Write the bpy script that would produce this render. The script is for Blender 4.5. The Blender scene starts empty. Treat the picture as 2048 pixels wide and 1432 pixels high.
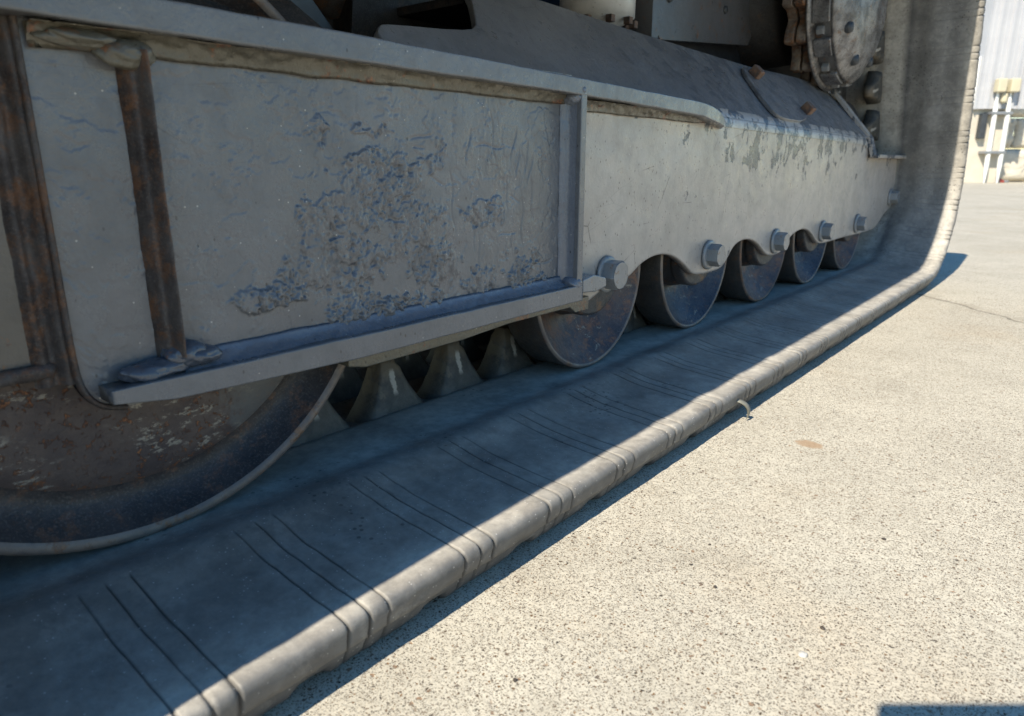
import bpy, bmesh, math, random
import numpy as np
from mathutils import Vector, Matrix, Euler
random.seed(7); rng = np.random.default_rng(7)
S = bpy.context.scene
COL = S.collection
# ------------------------------------------------------------------ camera
YAW, PITCH, CH = 40.0015, 15.5964, 0.26
cd = bpy.data.cameras.new('camera'); cam = bpy.data.objects.new('camera', cd); COL.objects.link(cam)
cam.location = (0, 0, CH); cam.rotation_euler = (math.radians(90 - PITCH), 0, math.radians(YAW))
cd.sensor_fit = 'HORIZONTAL'; cd.sensor_width = 36; cd.lens = 36 * 1390 / 2048
cd.clip_start = 0.01; cd.clip_end = 500
cd.dof.use_dof = True; cd.dof.focus_distance = 0.60; cd.dof.aperture_fstop = 13
S.camera = cam
# ------------------------------------------------------------------ world, sun, exposure
SUND = Vector((-0.048, 1.0, -1.0)).normalized()          # direction the light travels
w = bpy.data.worlds.new('World'); S.world = w; w.use_nodes = True
nt = w.node_tree; nt.nodes.clear()
sky = nt.nodes.new('ShaderNodeTexSky'); sky.sky_type = 'NISHITA'; sky.sun_disc = False
sky.ozone_density = 2.2; sky.dust_density = 0.0; sky.air_density = 1.15
sky.sun_elevation = math.asin(-SUND.z); sky.sun_rotation = math.atan2(-SUND.x, -SUND.y)
bg = nt.nodes.new('ShaderNodeBackground'); bg.inputs[1].default_value = 0.115
wo = nt.nodes.new('ShaderNodeOutputWorld'); hs = nt.nodes.new('ShaderNodeHueSaturation'); hs.inputs['Saturation'].default_value = 1.32
nt.links.new(sky.outputs[0], hs.inputs['Color']); nt.links.new(hs.outputs[0], bg.inputs[0]); nt.links.new(bg.outputs[0], wo.inputs[0])
sl = bpy.data.lights.new('sun', 'SUN'); sl.energy = 4.9; sl.angle = math.radians(0.53); sl.color = (1.0, 0.92, 0.78)
so = bpy.data.objects.new('sun', sl); COL.objects.link(so); so.rotation_euler = SUND.to_track_quat('-Z', 'Y').to_euler()
so.location = (0, -3, 4)
S.view_settings.view_transform = 'Standard'; S.view_settings.look = 'None'
S.view_settings.exposure = 0.68; S.view_settings.gamma = 1
S.view_settings.use_curve_mapping = False
S.render.engine = 'CYCLES'
# ------------------------------------------------------------------ numpy noise
_P = rng.integers(0, 2**31, 4096)
def _h(i, j, seed):
    return (_P[(i * 374761 + j * 668265 + seed * 9176) % 4096] % 65536) / 65535.0
def vnoise(x, y, seed=0):
    xi = np.floor(x).astype(np.int64); yi = np.floor(y).astype(np.int64)
    fx = x - xi; fy = y - yi; fx = fx*fx*(3-2*fx); fy = fy*fy*(3-2*fy)
    a = _h(xi, yi, seed); b = _h(xi+1, yi, seed); c = _h(xi, yi+1, seed); d = _h(xi+1, yi+1, seed)
    return (a*(1-fx)+b*fx)*(1-fy) + (c*(1-fx)+d*fx)*fy
def fbm(x, y, oct=5, seed=0, gain=0.55):
    s = 0; a = 1; t = 0
    for o in range(oct):
        s = s + a*vnoise(x*2**o + 13.1*o, y*2**o + 7.7*o, seed+o); t += a; a *= gain
    return s/t
def sm(x, a, b):
    t = np.clip((x-a)/(b-a), 0, 1); return t*t*(3-2*t)
# ------------------------------------------------------------------ object helpers
def link(name, me, mat=None, parent=None, smooth=False):
    o = bpy.data.objects.new(name, me); COL.objects.link(o)
    if mat and not me.materials: me.materials.append(mat)
    if parent: o.parent = parent
    if smooth: me.polygons.foreach_set('use_smooth', [True]*len(me.polygons))
    return o
def tag(o, label, cat=None, group=None, kind=None):
    if label: o['label'] = label
    if cat: o['category'] = cat
    if group: o['group'] = group
    if kind: o['kind'] = kind
    return o
def empty(name, loc=(0,0,0)):
    o = bpy.data.objects.new(name, None); COL.objects.link(o); o.location = loc; o.empty_display_size = .1; return o
def mesh(verts, faces):
    me = bpy.data.meshes.new('m'); me.from_pydata([tuple(v) for v in verts], [], [tuple(f) for f in faces]); me.update(); return me
def grid_mesh(P, closed_u=False, closed_v=False):
    """P: (n,m,3) array"""
    n, m, _ = P.shape
    idx = np.arange(n*m).reshape(n, m)
    a = idx if not closed_u else np.vstack([idx, idx[:1]])
    a = a if not closed_v else np.hstack([a, a[:, :1]])
    q = np.stack([a[:-1, :-1], a[1:, :-1], a[1:, 1:], a[:-1, 1:]], -1).reshape(-1, 4)
    me = bpy.data.meshes.new('m')
    me.vertices.add(n*m); me.vertices.foreach_set('co', P.reshape(-1).astype(np.float32))
    me.loops.add(len(q)*4); me.loops.foreach_set('vertex_index', q.reshape(-1).astype(np.int32))
    me.polygons.add(len(q)); me.polygons.foreach_set('loop_start', np.arange(0, len(q)*4, 4, dtype=np.int32))
    me.polygons.foreach_set('loop_total', np.full(len(q), 4, dtype=np.int32))
    me.update(calc_edges=True); me.validate(); return me
def bev(o, wd=0.001, seg=2, ang=40):
    m = o.modifiers.new('b', 'BEVEL'); m.width = wd; m.segments = seg; m.limit_method = 'ANGLE'; m.angle_limit = math.radians(ang)
    o.data.polygons.foreach_set('use_smooth', [True]*len(o.data.polygons))
    m2 = o.modifiers.new('w', 'WEIGHTED_NORMAL'); m2.keep_sharp = True
    return o
def prism(pts, axis, a, b):
    """polygon pts (2D) extruded along axis from a to b. axis 0: pts=(Y,Z); 1: (X,Z); 2: (X,Y)"""
    def mk(p, t):
        return (t, p[0], p[1]) if axis == 0 else ((p[0], t, p[1]) if axis == 1 else (p[0], p[1], t))
    bm = bmesh.new(); A = [bm.verts.new(mk(p, a)) for p in pts]; B = [bm.verts.new(mk(p, b)) for p in pts]
    n = len(pts)
    bm.faces.new(A); bm.faces.new(B[::-1])
    for i in range(n): bm.faces.new([A[i], B[i], B[(i+1) % n], A[(i+1) % n]])
    bmesh.ops.recalc_face_normals(bm, faces=bm.faces)
    me = bpy.data.meshes.new('m'); bm.to_mesh(me); bm.free(); return me
def boxm(x0, x1, y0, y1, z0, z1): return prism([(x0, y0), (x1, y0), (x1, y1), (x0, y1)], 2, z0, z1)
def lathe(prof, seg=96, cy=0, cz=0, wob=0):
    """profile (x, r) revolved round the X axis through (cy, cz)"""
    a = np.linspace(0, 2*math.pi, seg, endpoint=False); pr = np.array(prof)
    P = np.zeros((seg, len(pr), 3))
    for k, t in enumerate(a):
        P[k, :, 0] = pr[:, 0]; P[k, :, 1] = cy + pr[:, 1]*math.cos(t); P[k, :, 2] = cz + pr[:, 1]*math.sin(t)
    return grid_mesh(P, closed_u=True)
def smooth_poly(pts, k=3):
    p = [np.array(q, float) for q in pts]
    for _ in range(k):
        r = [p[0]]
        for i in range(len(p)-1): r += [p[i]*.75+p[i+1]*.25, p[i]*.25+p[i+1]*.75]
        p = r + [p[-1]]
    return p
def tube(path, rad, seg=10, noise=0, seed=0, mod=None):
    path = [Vector(p) for p in path]; L = len(path); P = np.zeros((L, seg, 3))
    for i, p in enumerate(path):
        t = (path[min(i+1, L-1)]-path[max(i-1, 0)]).normalized()
        u = t.cross(Vector((0, 0, 1)));  u = u if u.length > .1 else t.cross(Vector((1, 0, 0)))
        u.normalize(); v = t.cross(u); r = rad(i/(L-1)) if callable(rad) else rad
        for j in range(seg):
            a = 2*math.pi*j/seg; rr = r
            if noise: rr = r*(1+noise*(float(fbm(np.array(i*.35), np.array(j*.8+seed*9.), 3, seed))-.5)*2)
            q = p+u*math.cos(a)*rr+v*math.sin(a)*rr; P[i, j] = q
        if i in (0, L-1): P[i] = P[i]*.35+np.array(p)*.65
    return grid_mesh(P, closed_v=True)
def lerp_path(pts, step):
    out = []
    for a, b in zip(pts[:-1], pts[1:]):
        a = Vector(a); b = Vector(b); n = max(1, int((b-a).length/step))
        out += [a.lerp(b, i/n) for i in range(n)]
    return out+[Vector(pts[-1])]
# ------------------------------------------------------------------ node helper
class NT:
    def __init__(s, name):
        s.m = bpy.data.materials.new(name); s.m.use_nodes = True; s.t = s.m.node_tree; s.t.nodes.clear()
        s.out = s.t.nodes.new('ShaderNodeOutputMaterial'); s.bs = s.t.nodes.new('ShaderNodeBsdfPrincipled')
        s.t.links.new(s.bs.outputs[0], s.out.inputs[0])
        s.tc = s.t.nodes.new('ShaderNodeTexCoord').outputs['Object']; s.h = None
    def L(s, a, b):
        if isinstance(a, (int, float)): b.default_value = a
        elif isinstance(a, tuple): b.default_value = a if len(a) == 4 or b.type == 'VECTOR' else (*a, 1)
        else: s.t.links.new(a, b)
    def mapv(s, scale=(1,1,1), rot=(0,0,0), loc=(0,0,0), src=None):
        n = s.t.nodes.new('ShaderNodeMapping'); s.L(src or s.tc, n.inputs[0]); n.inputs['Scale'].default_value = scale
        n.inputs['Rotation'].default_value = rot; n.inputs['Location'].default_value = loc; return n.outputs[0]
    def noise(s, sc, det=5, rough=.6, v=None, dist=0, col=False):
        n = s.t.nodes.new('ShaderNodeTexNoise'); s.L(v or s.tc, n.inputs['Vector']); n.inputs['Scale'].default_value = sc
        n.inputs['Detail'].default_value = det; n.inputs['Roughness'].default_value = rough; n.inputs['Distortion'].default_value = dist
        return n.outputs[1 if col else 0]
    def vor(s, sc, v=None, feat='F1', out='Distance', rnd=1):
        n = s.t.nodes.new('ShaderNodeTexVoronoi'); n.feature = feat; s.L(v or s.tc, n.inputs['Vector']); n.inputs['Scale'].default_value = sc
        n.inputs['Randomness'].default_value = rnd; return n.outputs[out]
    def ramp(s, f, *st):
        n = s.t.nodes.new('ShaderNodeValToRGB'); s.L(f, n.inputs[0]); e = n.color_ramp.elements
        while len(e) < len(st): e.new(.5)
        for k, (p, c) in enumerate(st):
            e[k].position = p; e[k].color = (*c, 1) if isinstance(c, tuple) else (c, c, c, 1)
        return n.outputs[0]
    def rng(s, f, a, b, c=0, d=1):
        n = s.t.nodes.new('ShaderNodeMapRange'); n.interpolation_type = 'SMOOTHSTEP'; s.L(f, n.inputs[0])
        for k, v in zip((1, 2, 3, 4), (a, b, c, d)): n.inputs[k].default_value = v
        return n.outputs[0]
    def mix(s, f, a, b, mode='MIX'):
        n = s.t.nodes.new('ShaderNodeMix'); n.data_type = 'RGBA'; n.blend_type = mode
        s.L(f, n.inputs[0]); s.L(a, n.inputs[6]); s.L(b, n.inputs[7]); return n.outputs[2]
    def math(s, op, a, b=0, c=0):
        n = s.t.nodes.new('ShaderNodeMath'); n.operation = op; s.L(a, n.inputs[0]); s.L(b, n.inputs[1])
        if len(n.inputs) > 2: s.L(c, n.inputs[2])
        return n.outputs[0]
    def xyz(s):
        n = s.t.nodes.new('ShaderNodeSeparateXYZ'); s.L(s.tc, n.inputs[0]); return n.outputs
    def bump(s, h, dist, st=1.0):
        n = s.t.nodes.new('ShaderNodeBump'); n.inputs['Distance'].default_value = dist; n.inputs['Strength'].default_value = st
        s.L(h, n.inputs['Height'])
        if s.h: s.L(s.h, n.inputs['Normal'])
        s.h = n.outputs[0]; return s
    def done(s, col, rough=.5, metal=0, spec=.5):
        s.L(col, s.bs.inputs['Base Color']); s.L(rough, s.bs.inputs['Roughness']); s.L(metal, s.bs.inputs['Metallic'])
        s.L(spec, s.bs.inputs['Specular IOR Level'])
        if s.h: s.L(s.h, s.bs.inputs['Normal'])
        return s.m
def paint(name, base, rust=0.0, dirt=.5, chips=0.0, rough=.34, dust_tone=.3, orange=1.0):
    n = NT(name); b = np.array(base)
    big = n.noise(9, 6, .65); mid = n.noise(45, 6, .7); fine = n.noise(420, 4, .7)
    c = n.mix(n.rng(big, .3, .7), tuple(b*.86), tuple(b*1.12))
    c = n.mix(n.math('MULTIPLY', n.rng(mid, .45, .75), .35*dirt), c, tuple(b*np.array([.62, .58, .5])))
    c = n.mix(n.math('MULTIPLY', n.rng(fine, .5, .7), .22), c, tuple(b*.7))
    # streaky dirt runs (vertical)
    st = n.noise(30, 5, .7, n.mapv((1, 1, .16)))
    c = n.mix(n.math('MULTIPLY', n.rng(st, .52, .75), .25*dirt), c, tuple(b*np.array([.6, .6, .62])))
    # pin pricks, dark
    pk = n.math('MULTIPLY', n.rng(n.vor(230, n.mapv((1, 1, .6), (.4, 0, 0))), .11, .22, 1, 0), n.rng(n.math('ADD', n.vor(230, n.mapv((1, 1, .6), (.4, 0, 0)), out='Color'), n.math('MULTIPLY', n.noise(24, 4), .6)), .82 if chips else 1.05, .85 if chips else 1.08))
    c = n.mix(n.math('MULTIPLY', pk, .85), c, tuple(b*.2))
    mot = n.noise(20, 7, .75, n.mapv(loc=(5, 5, 5))); c = n.mix(n.math('MULTIPLY', n.rng(mot, .52, .66), .30*dirt), c, tuple(b*np.array([.62, .63, .68])))
    # pale grit specks
    sp = n.math('MULTIPLY', n.rng(n.vor(170, n.mapv(loc=(3, 1, 2))), .05, .11, 1, 0), n.rng(n.vor(170, n.mapv(loc=(3, 1, 2)), out='Color'), .66, .70))
    c = n.mix(n.math('MULTIPLY', sp, dust_tone*2), c, (.72, .68, .6))
    if chips:
        x = n.xyz(); loc = n.math('MULTIPLY', n.rng(x[2], .19, .31), n.rng(x[1], .55, 1.0))
        ch = n.math('ADD', n.noise(42, 7, .72, n.mapv((1, .75, .55), (0, .5, 0))), n.math('MULTIPLY', loc, .15))
        msk = n.math('MULTIPLY', n.rng(ch, .66, .675), chips)
        c = n.mix(msk, c, n.mix(n.rng(fine, .4, .6), (.045, .055, .070), (.10, .108, .12)))
        n.bump(n.math('SUBTRACT', 1.0, msk), .0006, .8)
        crk = n.rng(n.vor(16, n.mapv(loc=(1, 2, 3)), 'DISTANCE_TO_EDGE'), 0, .012, 1, 0)
        crk = n.math('MULTIPLY', crk, n.rng(n.noise(14, 4), .55, .62))
        c = n.mix(n.math('MULTIPLY', crk, .7), c, (.05, .05, .05))
    if rust:
        r1 = n.noise(60, 8, .72); r2 = n.noise(260, 5, .7)
        rc = n.mix(n.rng(r2, .35, .65), (.055, .035, .028), (.24, .105, .045))
        msk = n.rng(r1, .62-.25*rust, .68-.2*rust)
        c = n.mix(msk, c, rc)
        n.bump(r2, .0004, .6)
    n.bump(n.noise(330, 4, .6), .00018*orange, 1).bump(n.noise(70, 5, .65), .0005*orange, .7)
    # scratches
    sc = n.rng(n.vor(22, n.mapv((1, .22, 1.6), (.35, 0, 0)), 'DISTANCE_TO_EDGE'), 0, .006, 1, 0)
    sc = n.math('MULTIPLY', sc, n.rng(n.noise(12, 3), .52, .6)); c = n.mix(n.math('MULTIPLY', sc, .4), c, tuple(b*.4))
    rr = n.rng(mid, .3, .7, rough-.08, rough+.14)
    n.bs.inputs['Coat Weight'].default_value = .35 if rough < .4 else 0; n.bs.inputs['Coat Roughness'].default_value = .22
    if n.h: n.L(n.h, n.bs.inputs['Coat Normal'])
    return n.done(c, rr)
def rusty(name, base, r1c=(.22, .09, .035), dark=(.03, .022, .02), amount=.5, pale=0.0, rough=.6, metal=0.0):
    n = NT(name); a = n.noise(35, 8, .7); b = n.noise(190, 6, .72); f = n.noise(700, 3, .6)
    c = n.mix(n.rng(a, .35, .65), base, dark)
    c = n.mix(n.math('MULTIPLY', n.rng(n.noise(55, 8, .75, n.mapv(loc=(2, 5, 1))), .56-.12*amount, .66-.08*amount), .8), c, n.mix(n.rng(b, .35, .6), (.075, .04, .025), r1c))
    if pale:
        p = n.noise(40, 9, .78, n.mapv((1, 1, 1), loc=(7, 3, 4)), 1.2)
        c = n.mix(n.rng(p, .60-.05*pale, .64), c, (.34, .29, .22))
    c = n.mix(n.math('MULTIPLY', n.rng(f, .5, .7), .35), c, (.16, .14, .12))
    n.bump(b, .0007, .8).bump(f, .0002, .8)
    return n.done(c, n.rng(b, .3, .7, rough-.12, rough+.15), metal)
def idler_mat():
    n = NT('idler_steel'); a = n.noise(30, 8, .7); b = n.noise(160, 7, .75); f = n.noise(600, 4, .7); x = n.xyz()
    c = n.mix(n.rng(a, .35, .65), (.115, .085, .072), (.065, .05, .05))
    g_ = n.math('ADD', x[1], n.math('MULTIPLY', n.math('SUBTRACT', n.noise(18, 7, .75), .5), .10))
    c = n.mix(n.rng(g_, .045, .06), c, (.125, .122, .118))
    o = n.math('MULTIPLY', n.rng(n.noise(190, 7, .75, n.mapv(loc=(2, 5, 1))), .55, .61), n.rng(n.noise(22, 3, .5), .38, .52)); o = n.math('MULTIPLY', o, n.rng(g_, .045, .06, 1, .1))
    c = n.mix(n.math('MULTIPLY', o, .85), c, n.mix(n.rng(b, .4, .6), (.16, .06, .025), (.36, .15, .06)))
    p = n.math('MULTIPLY', n.rng(n.noise(170, 8, .8, n.mapv((1, .5, 1.1), (.6, 0, 0))), .54, .60), n.rng(n.noise(16, 3, .5, n.mapv(loc=(7, 3, 4))), .46, .56))
    c = n.mix(n.math('MULTIPLY', p, .9), c, (.36, .32, .26))
    c = n.mix(n.math('MULTIPLY', n.rng(n.vor(230), .05, .12, 1, 0), n.rng(n.vor(230, out='Color'), .8, .84)), c, (.35, .30, .24))
    n.bump(b, .0006, .8).bump(o, .0005, .8).bump(f, .0002, .8)
    return n.done(c, n.rng(b, .3, .7, .42, .65))
M = {}
M['paint'] = paint('frame_paint', (.145, .150, .158), dirt=.9, orange=1.4, rough=.28)
M['dark_paint'] = paint('frame_paint_grimy', (.12, .105, .09), dirt=1.2, rust=.15)
M['paint_far'] = paint('frame_paint_chipped', (.41, .365, .32), dirt=.9, chips=1.0, orange=1.3)
M['paint_slope'] = paint('frame_top_paint', (.18, .182, .19), dirt=1.2, orange=2.6, chips=.55)
M['paint_bolt'] = paint('bolt_paint', (.23, .235, .235), dirt=.6, rust=.15, rough=.3)
M['weld_sky_tint'] = paint('weld_paint_sky_tint', (.15, .165, .195), dirt=.3, rough=.2, orange=1.5)  # grey weld paint with the blue sky reflection put into its base colour
M['weld_dark'] = paint('weld_dark_paint', (.07, .082, .105), dirt=.6, rust=.08, rough=.2, orange=2)
M['weld_dirty'] = paint('weld_dirty', (.115, .105, .078), rust=.28, dirt=1, orange=3)
M['rust_rib'] = rusty('rusty_rib', (.075, .065, .06), (.17,.075,.03), amount=.8)
M['rust_edge'] = rusty('rusty_edge', (.15, .11, .085), (.26, .12, .055), (.05, .035, .03), amount=.9)
M['idler'] = idler_mat()
M['idler_band'] = rusty('idler_rim_dark', (.045, .037, .036), (.14, .07, .04), (.022, .019, .02), amount=.25, rough=.45)
M['roller'] = rusty('roller_steel', (.06, .058, .066), (.18, .085, .045), (.018, .019, .03), amount=.22, rough=.32, metal=.2, pale=.35)
M['roller_rust'] = rusty('roller_steel_rusty', (.11, .075, .06), (.26, .11, .05), (.028, .026, .034), amount=.75, rough=.4, pale=.4)
M['roller_rim'] = rusty('roller_rim', (.21, .17, .14), (.26, .13, .06), (.13, .11, .10), amount=.3, rough=.45, metal=.2)
M['roller_tread'] = rusty('roller_tread', (.075, .068, .06), (.12, .07, .04), (.04, .037, .034), amount=.1, rough=.5)
M['dark_steel'] = rusty('dark_grimy_steel', (.028, .028, .03), (.05, .03, .02), (.012, .012, .013), amount=.2)
M['bracket'] = rusty('roller_bracket_steel', (.045, .047, .05), (.20, .10, .04), (.025, .026, .03), amount=.35, rough=.5)
M['grey_panel'] = paint('chassis_grey', (.10, .10, .105), dirt=.9, rust=.15)
M['dark_panel'] = paint('chassis_dark', (.03, .034, .042), dirt=.8)
M['white_metal'] = paint('white_cylinder', (.62, .60, .56), dirt=.3, rust=.06)
M['hub'] = rusty('hub_metal', (.30, .29, .28), (.20, .12, .07), (.085, .08, .08), amount=.1, rough=.32, metal=.35)
M['hub_dirt'] = paint('hub_grimy', (.10, .10, .10), dirt=1, rust=.2, rough=.35)
M['sprocket'] = rusty('sprocket_rust', (.32, .27, .22), (.32, .14, .05), (.07, .05, .045), amount=.8, metal=.2)
# rubber --------------------------------------------------------------
def rubber():
    n = NT('dusty_rubber')
    at = n.t.nodes.new('ShaderNodeAttribute'); at.attribute_name = 'dust_tone'; d = at.outputs['Fac']
    a = n.noise(26, 8, .68); b = n.noise(120, 6, .7); f = n.noise(900, 3, .6)
    c = n.mix(n.rng(a, .3, .7), (.060, .060, .061), (.105, .102, .098))
    patch = n.noise(17, 9, .75, n.mapv(loc=(4, 2, 9)), .6)
    c = n.mix(n.math('MULTIPLY', n.rng(patch, .52, .64), .6), c, (.20, .195, .185)); c = n.mix(n.math('MULTIPLY', n.rng(n.noise(75, 8, .8, n.mapv(loc=(1, 6, 2))), .54, .64), .35), c, (.26, .25, .23))
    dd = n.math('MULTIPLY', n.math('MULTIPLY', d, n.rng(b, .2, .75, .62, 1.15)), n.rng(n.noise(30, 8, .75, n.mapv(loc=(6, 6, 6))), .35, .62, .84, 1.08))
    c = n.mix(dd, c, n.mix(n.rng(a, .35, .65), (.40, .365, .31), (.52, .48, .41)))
    at2 = n.t.nodes.new('ShaderNodeAttribute'); at2.attribute_name = 'groove'
    c = n.mix(n.math('MULTIPLY', at2.outputs['Fac'], .75), c, (.018, .018, .018))
    sp = n.math('MULTIPLY', n.rng(n.vor(420), .12, .26, 1, 0), n.rng(n.vor(420, out='Color'), .74, .78))
    c = n.mix(n.math('MULTIPLY', sp, .6), c, (.62, .59, .54))
    wet = n.math('MULTIPLY', n.rng(n.vor(150, n.mapv(loc=(5, 5, 5))), .16, .24, 1, 0), n.rng(n.noise(9, 3, .5, n.mapv(loc=(9, 1, 1))), .50, .58))
    c = n.mix(n.math('MULTIPLY', wet, .6), c, (.02, .02, .022))
    n.bump(b, .0006, .45).bump(f, .00012, .7)
    # fine scuff streaks along the track run
    stv = n.noise(60, 4, .6, n.mapv((1, 14, 1))); n.bump(stv, .0001, .4)
    return n.done(c, n.rng(a, .3, .7, .5, .68), spec=.45)
M['rubber'] = rubber()
nl = NT('lug_rubber'); a_ = nl.noise(60, 7, .7)
c_ = nl.mix(nl.rng(a_, .3, .7), (.045, .042, .037), (.105, .097, .082)); wv = nl.noise(35, 5, .7, nl.mapv(loc=(3, 3, 3)))
c_ = nl.mix(nl.rng(wv, .56, .64), c_, (.13, .11, .08)); nl.bump(nl.noise(170, 6, .7), .0012, .8); xz_ = nl.xyz(); wm_ = nl.math('MULTIPLY', nl.rng(nl.math('ADD', xz_[2], nl.math('MULTIPLY', nl.noise(130, 4), .02)), .080, .090), .75)
c_ = nl.mix(wm_, c_, (.17, .13, .085)); yy_ = nl.math('ABSOLUTE', nl.math('ADD', xz_[1], nl.math('MULTIPLY', nl.math('SUBTRACT', nl.noise(160, 3), .5), .006)))
wn_ = nl.math('MULTIPLY', nl.math('MULTIPLY', nl.rng(yy_, .0016, .0032, 1, 0), nl.rng(xz_[2], .055, .062)), nl.rng(xz_[2], .077, .082, 1, 0))
c_ = nl.mix(wn_, c_, (.42, .38, .32)); M['lug'] = nl.done(c_, .55)
# concrete --------------------------------------------------------------
def concrete():
    n = NT('exposed_aggregate_concrete')
    big = n.noise(1.3, 6, .6); med = n.noise(9, 7, .65); fn = n.noise(140, 6, .7); ff = n.noise(520, 4, .7)
    c = n.mix(n.rng(med, .3, .7), (.615, .565, .455), (.53, .485, .39))
    c = n.mix(n.math('MULTIPLY', n.rng(big, .45, .65), .5), c, (.43, .385, .30)); c = n.mix(n.math('MULTIPLY', n.rng(n.noise(3.2, 7, .7, n.mapv((1, 1.6, 1), (0, 0, .5), (2, 7, 0))), .54, .68), .45), c, (.36, .32, .25))
    c = n.mix(n.math('MULTIPLY', n.rng(n.noise(4, 5, .6, n.mapv(loc=(8, 8, 0))), .52, .7), .35), c, (.52, .42, .29))
    c = n.mix(n.math('MULTIPLY', n.rng(n.noise(28, 7, .75, n.mapv(loc=(1, 9, 0))), .52, .68), .34), c, (.37, .33, .26)); c = n.mix(n.math('MULTIPLY', n.rng(fn, .42, .66), .30), c, (.34, .30, .235))
    c = n.mix(n.math('MULTIPLY', n.rng(ff, .46, .66), .26), c, (.30, .27, .21))
    wv = n.mapv(src=None); 
    jn = n.t.nodes.new('ShaderNodeVectorMath'); jn.operation = 'MULTIPLY_ADD'
    n.L(n.noise(260, 3, .6, col=True), jn.inputs[0]); jn.inputs[1].default_value = (.004, .004, .004); n.L(n.tc, jn.inputs[2]); jv = jn.outputs[0]
    hsum = None
    for sc, keep, r, off, cols in ((700, .60, .42, 0, ((.025, .022, .02), (.15, .10, .06))), (470, .75, .38, 3, ((.02, .02, .018), (.22, .12, .05))), (230, .89, .34, 6, ((.05, .045, .04), (.26, .15, .08))), (1000, .45, .5, 9, ((.16, .14, .11), (.26, .22, .17)))):
        vv = n.mapv(loc=(off, off*.7, 0), src=jv)
        dist = n.vor(sc, vv); vc = n.vor(sc, vv, out='Color')
        sep = n.t.nodes.new('ShaderNodeSeparateColor'); n.L(vc, sep.inputs[0])
        m = n.math('MULTIPLY', n.rng(dist, r-.12, r, 1, 0), n.rng(sep.outputs[0], keep, keep+.03))
        m = n.math('MULTIPLY', m, n.rng(sep.outputs[2], 0, 1, .75, 1.0))
        c = n.mix(m, c, n.mix(sep.outputs[1], cols[0], cols[1]))
        hsum = m if hsum is None else n.math('MAXIMUM', hsum, m)
    # tan stain spot and hairline crack
    x = n.xyz()
    dx = n.math('MULTIPLY', n.math('ADD', x[0], .181), 70); dy = n.math('MULTIPLY', n.math('SUBTRACT', x[1], .661), 95)
    rr = n.math('SQRT', n.math('ADD', n.math('POWER', dx, 2), n.math('POWER', dy, 2)))
    rr = n.math('ADD', rr, n.math('MULTIPLY', n.noise(120, 4), .9))
    c = n.mix(n.math('MULTIPLY', n.rng(rr, 1.1, 1.5, 1, 0), .8), c, (.36, .24, .14))
    # crack: straight-ish line through (-.269,1.635) and (-.075,1.446)
    ln = n.math('ADD', n.math('MULTIPLY', n.math('ADD', x[0], .269), .698), n.math('MULTIPLY', n.math('SUBTRACT', x[1], 1.635), .716))
    ln = n.math('ADD', ln, n.math('MULTIPLY', n.math('SUBTRACT', n.noise(14, 6, .7), .5), .06))
    ln = n.math('ABSOLUTE', ln)
    ck = n.rng(ln, .0015, .004, 1, 0)
    c = n.mix(n.math('MULTIPLY', ck, .55), c, (.09, .075, .055))
    c = n.mix(n.math('MULTIPLY', n.rng(ln, .0, .05, 1, 0), n.math('MULTIPLY', n.rng(n.noise(22, 5), .5, .6), .4)), c, (.28, .24, .18))
    n.bump(hsum, .0009, -.9 if False else .6); n.h = n.h
    n.bump(n.math('SUBTRACT', 1.0, hsum), .0012, .9).bump(fn, .0012, .6).bump(ff, .0005, .7).bump(n.math('SUBTRACT', 1.0, ck), .003, .6)
    return n.done(c, .85, spec=.25)
M['concrete'] = concrete()
def simple(name, a, b, sc=20, rough=.6, bd=.001, metal=0, v=(1,1,1)):
    n = NT(name); f = n.noise(sc, 6, .65, n.mapv(v)); c = n.mix(n.rng(f, .3, .7), a, b); n.bump(f, bd, .6); return n.done(c, rough, metal)
M['cladding'] = simple('cladding_steel', (.40, .40, .415), (.45, .45, .46), 3, .5, .002)
M['cladding_white'] = simple('white_trim', (.78, .77, .73), (.7, .69, .65), 4, .5)
M['pillar'] = simple('pillar_concrete', (.58, .53, .44), (.52, .47, .38), 6, .8, .004)
M['block'] = simple('split_face_block', (.62, .57, .47), (.52, .47, .38), 9, .85, .03, v=(1, 1, 2.4))
M['pvc'] = simple('white_conduit', (.80, .79, .74), (.74, .73, .68), 6, .45)
M['jbox'] = simple('tan_junction_box', (.55, .49, .34), (.50, .45, .32), 6, .6)
M['dark'] = simple('dark_plastic', (.03, .035, .04), (.05, .055, .06), 20, .5)
M['galv'] = simple('galvanised_strut', (.25, .26, .27), (.33, .33, .34), 30, .4, metal=.5)
M['red'] = simple('red_plastic', (.35, .05, .03), (.28, .05, .04), 12, .5)
M['pebble'] = simple('pale_pebble', (.5, .48, .44), (.5, .47, .42), 300, .8, .0006)
M['crumb'] = simple('dark_crumb', (.04, .035, .03), (.08, .06, .045), 300, .8, .0006)
M['phone'] = simple('phone_glass', (.02, .02, .022), (.025, .025, .028), 10, .2)

# ================================================================== ground
gp = np.array([[-60, -60, 0], [60, -60, 0], [60, 60, 0], [-60, 60, 0]], float)
g = link('ground', mesh(gp, [(0, 1, 2, 3)]), M['concrete']); tag(g, 'sunlit speckled concrete ground beside the rubber track', kind='structure')

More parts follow.
